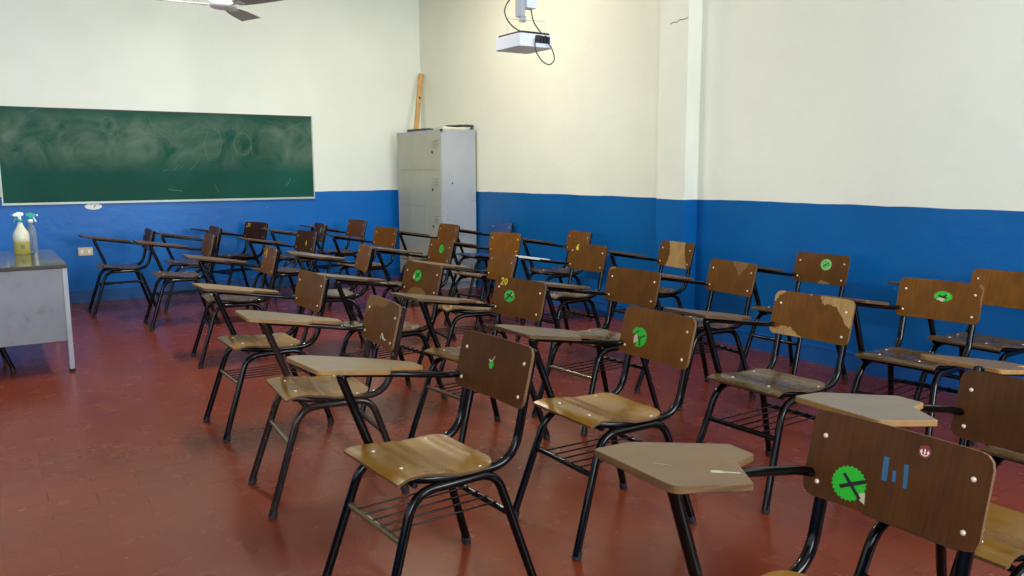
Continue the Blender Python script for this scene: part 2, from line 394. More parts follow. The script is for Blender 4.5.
# ---------------------------------------------------------------- locker
lk = empty('locker', (-.25, -.87, 0), 0, 'tall grey metal locker in the corner between chalkboard wall and right wall', 'locker')
x0, x1, y0, y1, z0, z1 = -.238, .225, -.588, .59, .08, 1.885
m = MB(); m.box(x0+.02, x1, y0, y1, z0, z1, bev=.004); m.box(x0+.018, x1+.002, y0-.002, y1+.002, z1-.028, z1+.002); m.box(x0+.03, x1-.01, y0+.02, y1-.02, 0, .085)
m.box(x0, x0+.02, y0, y0+.022, z0, z1); m.box(x0, x0+.02, y1-.022, y1, z0, z1); m.box(x0, x0+.02, y0, y1, z1-.03, z1); m.box(x0, x0+.02, y0, y1, z0, z0+.02)
build('body', m, M['locker'], lk)
cw = (y1-y0-.044)/3; th = (z1-z0-.05)/4
for c in range(3):
    for t in range(4):
        ya = y0+.022+c*cw; za = z0+.02+t*th
        m = MB(); m.box(x0-.003, x0+.014, ya+.0008, ya+cw-.0008, za+.0008, za+th-.0008, bev=.0025)
        if c == 0:
            for k in range(3): m.box(x0-.013, x0-.002, ya+.05, ya+.18, za+th-.10-k*.035, za+th-.092-k*.035, bev=.001)
        d = build('door', m, M['locker_door'], lk)
        if c == 0:
            m = MB(); m.box(x0-.012, x0-.003, ya+.185, ya+.205, za+th-.245, za+th-.215, bev=.002); m.box(x0-.016, x0-.011, ya+.19, ya+.2, za+th-.236, za+th-.224)
            build('latch', m, M['frame_dark'], d)
# small dark dents on the narrow end, built flat against it
for X, zz, q in ((-.13, 1.37, .006), (-.10, 1.26, .014), (-.17, .97, .006), (-.165, .84, .007), (-.16, .72, .014), (.17, 1.05, .006)):
    m = MB(); m.add([(X+q*.7*math.cos(a*PI/4), y0-.0012, zz+q*math.sin(a*PI/4)) for a in range(8)], [tuple(range(8))])
    tag(build('dent', m, M['frame_dark'], lk), 'small dark dent')
# things lying on the locker
def sheet(name, mat, cx, cy, w, d, h, rz, label, cat, curl=.0, z=1.888, seed=0):
    m = MB(); r = random.Random(seed); nx, ny = 10, 8; top = []; bot = []
    for i in range(nx+1):
        for j in range(ny+1):
            u, v = i/nx-.5, j/ny-.5; e = 1+.05*r.uniform(-1, 1)*(abs(u) > .49 or abs(v) > .49)
            zz = curl*(u*2)**2*.5+.004*noise.noise(Vector((u*4+seed, v*4, 0)))
            top.append((u*w*e, v*d*e, h+max(0, zz))); bot.append((u*w*e, v*d*e, max(0, zz) if curl else 0))
    W = ny+1; n = len(top)
    f = [(i*W+j, (i+1)*W+j, (i+1)*W+j+1, i*W+j+1) for i in range(nx) for j in range(ny)]
    m.add(top+bot, f+[tuple(n+k for k in reversed(q)) for q in f]); edge = [i*W for i in range(nx+1)]+[nx*W+j for j in range(1, W)]+[i*W+ny for i in range(nx-1, -1, -1)]+[j for j in range(ny-1, 0, -1)]
    m.add(top+bot, [(edge[k], n+edge[k], n+edge[(k+1) % len(edge)], edge[(k+1) % len(edge)]) for k in range(len(edge))])
    o = build(name, m, mat, None, (cx, cy, z)); o.rotation_euler = (0, 0, rz); return tag(o, label, cat, 'loose papers on the locker')
sheet('folder', M['paperdark'], -.30, -.72, .30, .42, .030, .15, 'dark green folder lying near the door side of the locker top', 'folder', seed=1)
sheet('cardboard_sheet', M['paperpale'], -.20, -1.18, .34, .40, .028, -.2, 'pale cardboard sheet on the locker top at its near corner', 'cardboard', .012, seed=3)
sheet('folder', M['paperdark'], -.10, -1.26, .22, .3, .014, .5, 'small dark folder over the pale cardboard on the locker top', 'folder', .004, z=1.931, seed=5)
# wooden bar leaning in the corner, standing on the locker
a = Vector((-.262, -.36, 1.897)); b = Vector((-.038, -.10, 2.66))
m = MB(); ax = (b-a).normalized(); s1 = ax.cross(Vector((0, 1, 0))).normalized(); s2 = ax.cross(s1)
h = .028; ln = (b-a).length; vs = []
for t in (0, .5, 1):
    hh = h*(.92+.12*t)
    for u, w in ((-1, -1), (1, -1), (1, 1), (-1, 1)): vs.append(ax*(t*ln)+s1*(u*hh)+s2*(w*hh*.7))
m.add(vs, [(0, 3, 2, 1), (8, 9, 10, 11)]+[(k*4+i, k*4+(i+1) % 4, k*4+4+(i+1) % 4, k*4+4+i) for k in range(2) for i in range(4)])
mark = [ax*(ln*t)+s1*(u*h*.45)-s2*(h*.72) for t, u in ((.56, -1), (.56, 1), (.60, 1), (.60, -1))]
m.add(mark, [(0, 1, 2, 3)], 1); m.add([p_+s2*(2*h*.72) for p_ in mark], [(3, 2, 1, 0)], 1)
tag(build('wooden_bar', m, [M['lightwood'], M['frame_dark']], None, tuple(a)), 'pale square wooden bar standing on the locker, leaning into the corner', 'wooden bar')

# ---------------------------------------------------------------- teacher's desk and bottles
dk = empty('teacher_desk', (-4.97, -2.79, 0), 0, "grey metal teacher's desk with scuffed white side panel, cut by the left edge", 'desk')
hx0, hx1, hy0, hy1 = -.42, .42, -.68, .68
m = MB(); m.box(hx0, hx1, hy0, hy1, .742, .77, bev=.004); build('desk_top', m, M['desktop'], dk)
for sy in (-1, 1):
    m = MB(); m.box(hx0+.03, hx1-.035, sy*.655-.008, sy*.655+.008, .225, .742, bev=.002); tag(build('side_panel', m, M['deskpanel'], dk), 'scuffed white side panel')
m = MB(); m.box(hx1-.052, hx1-.036, -.645, .645, .3, .742); tag(build('front_panel', m, M['deskpanel'], dk), 'scuffed white panel')
for sx in (-1, 1):
    for sy in (-1, 1):
        m = MB(); m.box(sx*.40-.016, sx*.40+.016, sy*.655-.016, sy*.655+.016, .02, .742, bev=.003); lg = build('leg', m, M['locker'], dk)
        m = MB(); m.box(sx*.40-.019, sx*.40+.019, sy*.655-.019, sy*.655+.019, 0, .022, bev=.003); build('foot_cap', m, M['rubber'], lg)
def trigger(parent, z, mat, mat2, rz=0):
    m = MB(); m.lathe([(.016, z), (.019, z+.002), (.019, z+.022), (.013, z+.026)], 16, 1)
    m.lathe([(.012, z+.024), (.012, z+.05)], 12, 0)
    hx = [(-.042, .050), (-.046, .060), (-.034, .068), (-.008, .080), (.022, .077), (.030, .064), (.022, .050), (-.008, .045)]
    vs = [(x*math.cos(rz)-s*.012*math.sin(rz), x*math.sin(rz)+s*.012*math.cos(rz), z+zz) for s in (-1, 1) for x, zz in hx]; n = len(hx)
    m.add(vs, [tuple(range(n-1, -1, -1)), tuple(range(n, 2*n))]+[(i, (i+1) % n, n+(i+1) % n, n+i) for i in range(n)])
    c, s_ = math.cos(rz), math.sin(rz)
    m.tube([(x*c, x*s_, z+zz) for x, zz in ((-.018, .052), (-.026, .034), (-.032, .016), (-.040, .004))], .006, 8, 1)
    m.tube([(x*c, x*s_, z+zz) for x, zz in ((-.044, .056), (-.056, .056))], .007, 8, 1)
    return build('spray_trigger', m, [mat, mat2], parent)
bt = empty('spray_bottle', (-4.775, -2.46, .7705), 0, 'white trigger spray bottle of yellowish liquid standing on the desk', 'spray bottle')
m = MB(); m.lathe([(.050, 0), (.056, .006), (.056, .15), (.052, .168), (.030, .205), (.018, .235), (.016, .25)], 26, 0, sy=.8)
build('bottle', m, M['bottle'], bt)
tag(trigger(bt, .25, M['whiteplastic'], M['teal']), 'white trigger with a teal collar')
m = MB(); m.add([(.0575*math.cos(t), .8*.0575*math.sin(t), z) for t in [-1.75+.12*i for i in range(5)] for z in (.045, .075)], [(2*i, 2*i+2, 2*i+3, 2*i+1) for i in range(4)])
tag(build('sticker', m, M['papergrey'], bt), 'small round dark emblem')
bt = empty('spray_bottle', (-4.70, -2.375, .7705), 0, 'clear spray bottle with teal trigger behind the yellowish one', 'spray bottle')
m = MB(); m.lathe([(.034, 0), (.038, .005), (.038, .16), (.032, .19), (.016, .225), (.014, .24)], 22, 0)
build('bottle', m, M['clear'], bt); m = MB(); m.tube([(0, 0, .24), (.003, 0, .02)], .003, 8); build('dip_tube', m, M['whiteplastic'], bt)
tag(trigger(bt, .24, M['teal'], M['whiteplastic'], PI), 'teal trigger')

# ---------------------------------------------------------------- ceiling fan
fn = empty('ceiling_fan', (-3.14, -2.50, 2.822), 0, 'white three-blade ceiling fan above the desk, cut by the top edge', 'ceiling fan')
m = MB(); m.lathe([(.02, -.040), (.075, -.036), (.108, -.026), (.118, -.008), (.118, .03), (.10, .055), (.04, .075), (.02, .09)], 32); build('motor_housing', m, M['fanwhite'], fn)
m = MB(); m.lathe([(.012, .08), (.012, ZC-2.83)], 12); build('downrod', m, M['fanwhite'], fn)
m = MB(); m.lathe([(.055, ZC-2.90), (.06, ZC-2.88), (.06, ZC-2.825)], 20); build('canopy', m, M['fanwhite'], fn)
for ang in (54, 174, 294):
    t = math.radians(ang); m = MB(); vs = []
    prof = [(.155, .045), (.20, .062), (.35, .078), (.50, .086), (.655, .09)]
    for s in (1, -1):
        for r, w in prof:
            for k in (-1, 1):
                x, y, z = r, k*w, -.006-k*w*.16+s*.003
                vs.append((x*math.cos(t)-y*math.sin(t), x*math.sin(t)+y*math.cos(t), z))
    n = len(prof); f = []
    for i in range(n-1): a_ = 2*i; f += [(a_, a_+2, a_+3, a_+1), (2*n+a_, 2*n+a_+1, 2*n+a_+3, 2*n+a_+2), (a_, 2*n+a_, 2*n+a_+2, a_+2), (a_+1, a_+3, 2*n+a_+3, 2*n+a_+1)]
    f += [(0, 1, 2*n+1, 2*n), (2*n-2, 4*n-2, 4*n-1, 2*n-1)]; m.add(vs, f); bl = build('blade', m, M['fanblade'], fn)
    m = MB(); d = Vector((math.cos(t), math.sin(t), 0)); e = Vector((-math.sin(t), math.cos(t), 0)); vs = []
    for r, w in ((.105, .018), (.15, .022), (.235, .04)):
        for s in (-1, 1):
            for zz in (-.013, -.009): vs.append(d*r+e*(s*w)+Vector((0, 0, zz-s*w*.16*(r > .2))))
    f = []
    for i in range(2): a_ = 4*i; f += [(a_, a_+1, a_+5, a_+4), (a_+2, a_+6, a_+7, a_+3), (a_, a_+4, a_+6, a_+2), (a_+1, a_+3, a_+7, a_+5)]
    f += [(0, 2, 3, 1), (8, 9, 11, 10)]; m.add(vs, f); build('blade_bracket', m, M['fanwhite'], bl)

# ---------------------------------------------------------------- projector on its ceiling mount
px, py, pz = -1.90, -5.25, 2.245
mt = empty('projector_mount', (px+.055, py+.02, ZC), 0, 'white square ceiling post with thin wire hangers above the projector', 'projector mount')
m = MB(); m.box(-.04, .04, -.04, .04, 2.475-ZC, 0, bev=.003); build('post', m, M['steelblue'], mt)
m = MB(); m.box(-.075, -.04, -.02, .05, 2.42-ZC, 2.60-ZC, bev=.002); m.box(-.07, -.03, -.012, .012, 2.385-ZC, 2.425-ZC); build('bracket', m, M['locker'], mt)
m = MB(); zt = 2.385-ZC; zb = 2.262-ZC
m.tube([(-.145, .04, zb+.012), (-.145, .04, zt+.02), (.045, -.12, zt-.006), (.045, -.12, zb+.012)], .0022, 6); m.tube([(-.05, -.02, 2.39-ZC), (-.05, -.04, zt+.005)], .004, 6)
build('wire_hanger', m, M['frame_light'], mt)
pj = empty('projector', (px, py, pz), 0, 'small white projector hanging from the ceiling post before the right wall', 'projector')
m = MB(); out = roundpoly([(-.13, -.15), (.14, -.15), (.14, .16), (-.13, .16)], .03)
m.prism(out, lambda x, y: .040, .082); build('casing', m, M['steelblue'], pj)
m = MB(); m.prism(roundpoly([(-.115, -.135), (.125, -.135), (.125, .145), (-.115, .145)], .02), lambda x, y: .056, .0165); tag(build('top_plate', m, M['darkplastic'], pj), 'dark top plate')
m = MB(); m.box(-.01, .105, -.158, -.148, -.016, .03, bev=.002)
for k in range(4): m.box(.0+k*.025, .018+k*.025, -.168, -.156, -.008, .014, bev=.001)
tag(build('port_panel', m, M['darkplastic'], pj), 'black port panel')
m = MB(); vs = []
for i in range(24):
    w = 2*PI*i/24
    for xx, r in ((.160, .031), (.172, .031), (.172, .025), (.166, .022)): vs.append((.05+r*math.cos(w), xx, r*math.sin(w)))
m.add(vs, [(i*4+k, i*4+k+1, ((i+1) % 24)*4+k+1, ((i+1) % 24)*4+k) for i in range(24) for k in range(3)]+[tuple(i*4+3 for i in range(24))], 0, False)
build('lens', m, M['darkplastic'], pj)
def spline(p, n=10):
    P_ = [Vector(q) for q in p]; P_ = [P_[0]*2-P_[1]]+P_+[P_[-1]*2-P_[-2]]; out = []
    for i in range(1, len(P_)-2):
        for k in range(n):
            t = k/n; a, b, c, d = P_[i-1:i+3]
            out.append(.5*((2*b)+(c-a)*t+(2*a-5*b+4*c-d)*t*t+(3*b-a-3*c+d)*t**3))
    return out+[P_[-2]]
m = MB(); m.tube(spline([(px-.02, py-.04, 2.56), (px-.10, py-.02, 2.53), (px-.15, py, 2.44), (px-.125, py-.05, 2.34), (px-.05, py-.12, 2.285), (px+.04, py-.165, 2.27), (px+.05, py-.175, 2.235)]), .0042, 8)
tag(build('cable', m, M['cable']), 'black cable looping left of the ceiling post down to the projector', 'cable', 'projector cables')
m = MB(); m.tube(spline([(px+.03, py-.045, 2.46), (px+.04, py-.06, 2.38), (px+.06, py-.12, 2.30), (px+.075, py-.175, 2.26), (px+.075, py-.18, 2.225)]), .0042, 8)
tag(build('cable', m, M['cable']), 'black cable dropping straight from the post to the projector ports', 'cable', 'projector cables')
m = MB(); m.tube(spline([(px-.02, py-.165, 2.255), (px-.02, py-.17, 2.18), (px+.03, py-.17, 2.115), (px+.09, py-.17, 2.095), (px+.13, py-.17, 2.13), (px+.11, py-.175, 2.19), (px+.08, py-.175, 2.225)]), .004, 8)
tag(build('cable', m, M['cable']), 'black cable hanging in a loop below the projector', 'cable', 'projector cables')

# ---------------------------------------------------------------- the chair
WB = .206; HB = .206
def back_pos(u, v, off=0.):
    """point on the sitter's side of the backrest: u to the chair's left, v up the board"""
    x = -.1105-.2472*v/1.03-.012*(1-(u/WB)**2)+.006; z = .630+v/1.03
    return (x+off, u, z+off*.24)
def inpoly(x, y, poly):
    c = False; j = len(poly)-1
    for i in range(len(poly)):
        if (poly[i][1] > y) != (poly[j][1] > y) and x < (poly[j][0]-poly[i][0])*(y-poly[i][1])/(poly[j][1]-poly[i][1])+poly[i][0]: c = not c
        j = i
    return c
def backrest_mesh(name, chips, surf, chipmat):
    nu, nv = (96, 44) if chips else (28, 12); R_ = .03; th = .011; m = MB()
    def hw(v):
        d = min(v, HB-v); return WB if d >= R_ else WB-R_+math.sqrt(max(0, R_*R_-(R_-d)**2))
    vv = [HB*(.5-.5*math.cos(PI*j/nv)) for j in range(nv+1)]
    front, back = [], []
    for v in vv:
        w = max(hw(v), .02)
        for i in range(nu+1):
            u = -w+2*w*i/nu; front.append(back_pos(u, v)); back.append(back_pos(u, v, -th))
    W = nu+1; n = len(front)
    def chip(u, v):
        w = .006*noise.noise(Vector((u*60, v*60, 3)))+.003*noise.noise(Vector((u*160, v*160, 8)))
        return any(inpoly(u*.951+w, v*.908+w*.8, c) for c in chips)
    fs, cs = [], []
    for j in range(nv):
        for i in range(nu):
            f = (j*W+i, j*W+i+1, (j+1)*W+i+1, (j+1)*W+i)
            v = (vv[j]+vv[j+1])/2; w = hw(v); u = -w+2*w*(i+.5)/nu
            (cs if chips and chip(u, v) else fs).append(f)
    m.add(front, fs, 0, True); 
    if cs: m.add(front, cs, 2, True)
    m.add(back, [(j*W+i, (j+1)*W+i, (j+1)*W+i+1, j*W+i+1) for j in range(nv) for i in range(nu)], 0, True)
    edge = [i for i in range(W)]+[j*W+nu for j in range(1, nv+1)]+[nv*W+i for i in range(nu-1, -1, -1)]+[j*W for j in range(nv-1, 0, -1)]
    m.add(front+back, [(edge[k], n+edge[k], n+edge[(k+1) % len(edge)], edge[(k+1) % len(edge)]) for k in range(len(edge))], 1)
    return m.mesh('backrest', [surf, M['ply_edge'], chipmat])
SW = [(-.025, .135), (-.018, .160), (-.005, .178), (.02, .190), (.08, .196), (.14, .192), (.20, .182), (.26, .178), (.31, .186), (.330, .191), (.342, .189)]
SZ = [(-.025, .474), (0., .469), (.05, .465), (.12, .467), (.19, .478), (.25, .487), (.29, .489), (.318, .486), (.342, .479)]
def seat_mesh(surf):
    m = MB(); nx, ny = 30, 16; th = .009; top, bot = [], []
    for i in range(nx+1):
        x = -.025+.367*i/nx; w = interl(SW, x)
        for j in range(ny+1):
            y = -w+2*w*j/ny; z = interp(SZ, x)-.007*(1-(y/w)**2)*math.exp(-((x-.08)/.1)**2)
            top.append((x, y, z)); bot.append((x, y, z-th))
    W = ny+1; n = len(top); f = [(i*W+j, (i+1)*W+j, (i+1)*W+j+1, i*W+j+1) for i in range(nx) for j in range(ny)]
    m.add(top, f, 0, True); m.add(bot, [tuple(reversed(q)) for q in f], 1, True)
    edge = [i*W for i in range(nx+1)]+[nx*W+j for j in range(1, W)]+[i*W+ny for i in range(nx-1, -1, -1)]+[j for j in range(ny-1, 0, -1)]
    m.add(top+bot, [(edge[k], n+edge[k], n+edge[(k+1) % len(edge)], edge[(k+1) % len(edge)]) for k in range(len(edge))], 1)
    return m.mesh('seat', [surf, M['ply_edge']])
TA = roundpoly([(.42, -.123), (.24, -.075), (.155, -.19), (.06, -.218), (.05, -.302), (.28, -.402), (.405, -.385)][::-1], [.012, .03, .008, .01, .006, .006, .02])
TB = roundpoly([(.422, -.108), (.16, -.122), (.118, -.195), (-.025, -.218), (-.03, -.302), (.12, -.365), (.37, -.402), (.435, -.355)][::-1], [.02, .04, .06, .01, .01, .008, .014, .02])
def ccw(p):
    a = sum(p[i-1][0]*p[i][1]-p[i][0]*p[i-1][1] for i in range(len(p))); return p if a > 0 else p[::-1]
TA, TB = ccw(TA), ccw(TB)
zA = lambda x, y: .748+.10*x
zB = lambda x, y: .710+.16*x
def tablet_mesh(kind, surf, edge='ply_edge'):
    m = MB(); m.prism(TA if kind == 'A' else TB, zA if kind == 'A' else zB, .017 if kind == 'A' else .015, 0, 1)
    return m.mesh('tablet', [surf, M[edge]])
_cache = {}
def shared(key, fn):
    if key not in _cache: _cache[key] = fn()
    return _cache[key]
R0 = .0152
def frame_meshes(mk):
    fm = M[mk]; out = {}
    for s in (1, -1):
        m = MB(); m.tube(fillet([(.422, s*.212, .012), (.282, s*.176, .434), (.12, s*.176, .434)], [.075], 8), R0, 10); out['front', s] = m.mesh('leg', [fm])
        m = MB(); m.tube(fillet([(-.158, s*.212, .012), (-.022, s*.176, .434), (.12, s*.176, .434)], [.075], 8), R0, 10); out['rear', s] = m.mesh('leg', [fm])
        m = MB(); m.tube(fillet([(.30, s*.135, .470), (.20, s*.160, .456), (.10, s*.165, .448), (-.098, s*.170, .448), (-.180, s*.171, .812)], [.06, .05, .10], 8), R0, 10)
        # rounded plug on the top end
        m.lathe([(R0, 0), (R0*.85, .004), (R0*.3, .007)], 10, 0, (-.180, s*.171, .811)); out['upright', s] = m.mesh('back_post', [fm])
        for w, x in (('f', .422), ('r', -.158)):
            m = MB(); d = (-.14/.422 if w == 'f' else .136/.422)
            m.tube([(x, s*.212, 0), (x+d*.03, s*(.212-.0026), .03)], .0172, 10); out['cap'+w, s] = m.mesh('foot_cap', [M['rubber']])
    for n_, (xb, zb) in enumerate(((.27, .452), (.03, .446))): m = MB(); m.tube([(xb, -.165, zb), (xb, .165, zb)], .010, 8); out['brace', n_] = m.mesh('cross_brace', [fm])
    m = MB()
    for y in (-.11, -.055, 0, .055, .11): m.tube([(.333, y, .300), (-.07, y, .298)], .0032, 6)
    out['rack'] = m.mesh('book_rack', [fm])
    for k, mm in (('black', fm), ('worn_highlight', M['worn_highlight'])):
        m = MB(); m.tube([(.328, -.186, .288), (.328, .186, .288)], .0115, 12); out['fs', k] = m.mesh('stretcher', [mm])
    m = MB(); m.tube([(-.066, -.186, .286), (-.066, .186, .286)], .0115, 8); out['rs'] = m.mesh('stretcher', [fm])
    for kind, zz in (('A', zA), ('B', zB)):
        zu = lambda x: zz(x, 0)-(.0305 if kind == 'A' else .0275)
        m = MB()
        if kind == 'A': m.tube(fillet([(-.152, -.180, .672), (-.09, -.200, .690), (.12, -.200, zu(.12)), (.33, -.205, zu(.33))], [.04, .04], 5), .0115, 10)
        else: m.tube(fillet([(-.150, -.180, .672), (-.09, -.205, zu(-.09)), (.12, -.215, zu(.12)), (.33, -.215, zu(.33))], [.04, .04], 5), .0115, 10)
        out['arm', kind] = m.mesh('arm_tube', [fm])
        m = MB(); y0_ = -.205 if kind == 'A' else -.215
        m.tube(fillet([(.30, y0_, zu(.30)+.001), (.335, y0_, zu(.335)-.002), (.225, -.203, .434), (.18, -.190, .424)], [.02, .03], 5), R0, 10)
        out['post', kind] = m.mesh('tablet_post', [fm])
        m = MB(); q = [(.25, y0_-.03), (.25, y0_+.03), (.37, y0_+.05), (.37, y0_-.05)]
        m.prism(ccw(q), lambda x, y: zz(x, y)-(.0195 if kind == 'A' else .0165), .004); out['bracket', kind] = m.mesh('bracket_plate', [fm])
    return out
def rivet_mesh():
    m = MB(); r = .0062; m.lathe([(r, 0), (r*.95, .0012), (r*.7, .003), (r*.3, .0038), (.0005, .004)], 12); return m.mesh('rivet', [M['rivet']])
RIV = rivet_mesh()
GR = 'wooden tablet-arm chairs standing in rows'

# decals are built in the board's own coordinates (u, v) and laid on its curve
def dpoly(m, poly, mi=0, off=.0006): m.add([back_pos(u, v+.014, off) for u, v in poly], [tuple(range(len(poly)))], mi)
def dstroke(m, pts, w, mi=0, off=.0011):
    for (a, b), (c, d) in zip(pts, pts[1:]):
        t = Vector((c-a, d-b)); t.normalize(); n = Vector((-t.y, t.x))*w/2; a2, b2, c2, d2 = a-t.x*w*.3, b-t.y*w*.3+.014, c+t.x*w*.3, d+t.y*w*.3+.014
        m.add([back_pos(a2-n.x, b2-n.y, off), back_pos(a2+n.x, b2+n.y, off), back_pos(c2+n.x, d2+n.y, off), back_pos(c2-n.x, d2-n.y, off)], [(0, 1, 2, 3)], mi)
def burst(cu, cv, ru, rv, n=24, depth=.12, a0=0, a1=2*PI, centre=False):
    out = [(cu+ru*(1-(depth if k % 2 else 0))*math.cos(a0+(a1-a0)*k/(2*n)), cv+rv*(1-(depth if k % 2 else 0))*math.sin(a0+(a1-a0)*k/(2*n))) for k in range(2*n+(1 if centre else 0))]
    return out+([(cu, cv)] if centre else [])
SM = [M['green'], M['ink'], M['residue'], M['palegreen']]
def sticker(parent, fn, label):
    m = MB(); fn(m); tag(build('sticker', m, SM, parent), label)
def st_c3(m):
    dpoly(m, burst(-.094, .040, .043, .041, 24, .1)); dpoly(m, [(-.066, .026), (-.052, .030), (-.049, .004), (-.062, .010)], 2, .0009)
    dstroke(m, [(-.108, .058), (-.064, .014)], .008, 1); dstroke(m, [(-.112, .028), (-.058, .054)], .009, 1)
def st_c2(m):
    c = (-.096, .066); dpoly(m, burst(c[0], c[1], .043, .043, 17, .1, -2.0, 2.4, True)); dpoly(m, burst(c[0]-.006, c[1]+.004, .044, .044, 5, .1, 2.0, 2.9, True), 0, .0007)
    dpoly(m, [(-.128, .066), (-.116, .078), (-.108, .070), (-.102, .05), (-.122, .036), (-.126, .05)], 2, .0009)
    dstroke(m, [(-.094, .064), (-.068, .078)], .006, 1); dstroke(m, [(-.092, .062), (-.088, .034)], .007, 1); dstroke(m, [(-.126, .078), (-.106, .092)], .005, 1)
def st_c14(m):
    dpoly(m, burst(-.075, .090, .043, .034, 20, .08)); dpoly(m, [(-.068, .11), (-.054, .12), (-.05, .10), (-.06, .092)], 2, .0009)
    dstroke(m, [(-.098, .07), (-.058, .112)], .010, 1); dstroke(m, [(-.098, .10), (-.05, .084)], .008, 1)
def st_c17(m):
    dpoly(m, burst(-.054, .108, .042, .036, 18, .05)); dpoly(m, [(-.10, .10), (-.092, .12), (-.08, .09), (-.094, .08)], 2, .0009)
    dstroke(m, [(-.074, .088), (-.034, .13)], .009, 1); dstroke(m, [(-.07, .122), (-.04, .10)], .008, 1)
def st_c16(m):
    dpoly(m, burst(.017, .111, .04, .036, 16, .05)); dstroke(m, [(.006, .10), (.028, .13)], .010, 1)
def st_c24(m): dpoly(m, burst(.062, .118, .028, .036, 12, .1), 3); dstroke(m, [(.056, .10), (.066, .13)], .010, 0)
def st_c6(m):
    dpoly(m, burst(.018, .110, .048, .028, 14, .14)); dpoly(m, [(-.012, .092), (.02, .082), (.03, .10), (.008, .106)], 2, .0009); dpoly(m, [(.04, .132), (.05, .11), (.036, .112)], 3, .0009)
    dstroke(m, [(-.002, .112), (.034, .102)], .010, 1); dstroke(m, [(.010, .104), (.036, .118)], .008, 1)
def st_c8(m):
    dpoly(m, burst(.033, .118, .043, .040, 14, .06), 3); dstroke(m, [(.008, .124), (.03, .146)], .010, 0); dstroke(m, [(.02, .10), (.06, .12)], .014, 0)
    dstroke(m, [(.012, .108), (.05, .132)], .009, 1)
def st_c1(m):
    dpoly(m, [(-.032, .094), (-.024, .080), (-.010, .082), (-.004, .096), (-.010, .108), (-.024, .104)]); dpoly(m, [(-.036, .108), (-.033, .112), (-.012, .106), (-.022, .100)], 2, .0009); dstroke(m, [(-.018, .104), (-.004, .124)], .004, 2); dstroke(m, [(-.020, .100), (-.012, .112)], .003, 1)
def digits(m, txt, u, v, h, w=.007):
    D = {'2': [(0, .8), (.2, 1), (.5, 1), (.65, .75), (.5, .5), (0, 0), (.65, .02)], '0': [(.3, 1), (0, .7), (0, .3), (.3, 0), (.6, .3), (.6, .7), (.3, 1)],
         '6': [(.55, 1), (.1, .6), (0, .3), (.2, 0), (.5, .05), (.6, .3), (.35, .5), (.05, .35)], '4': [(.4, 1), (0, .35), (.65, .4), (.45, .75), (.4, 0)], '1': [(0, .7), (.3, 1), (.3, 0)]}
    for k, ch in enumerate(txt):
        dstroke(m, [(u+(x*.8+k*.85)*h, v+y*h) for x, y in D[ch]], w)
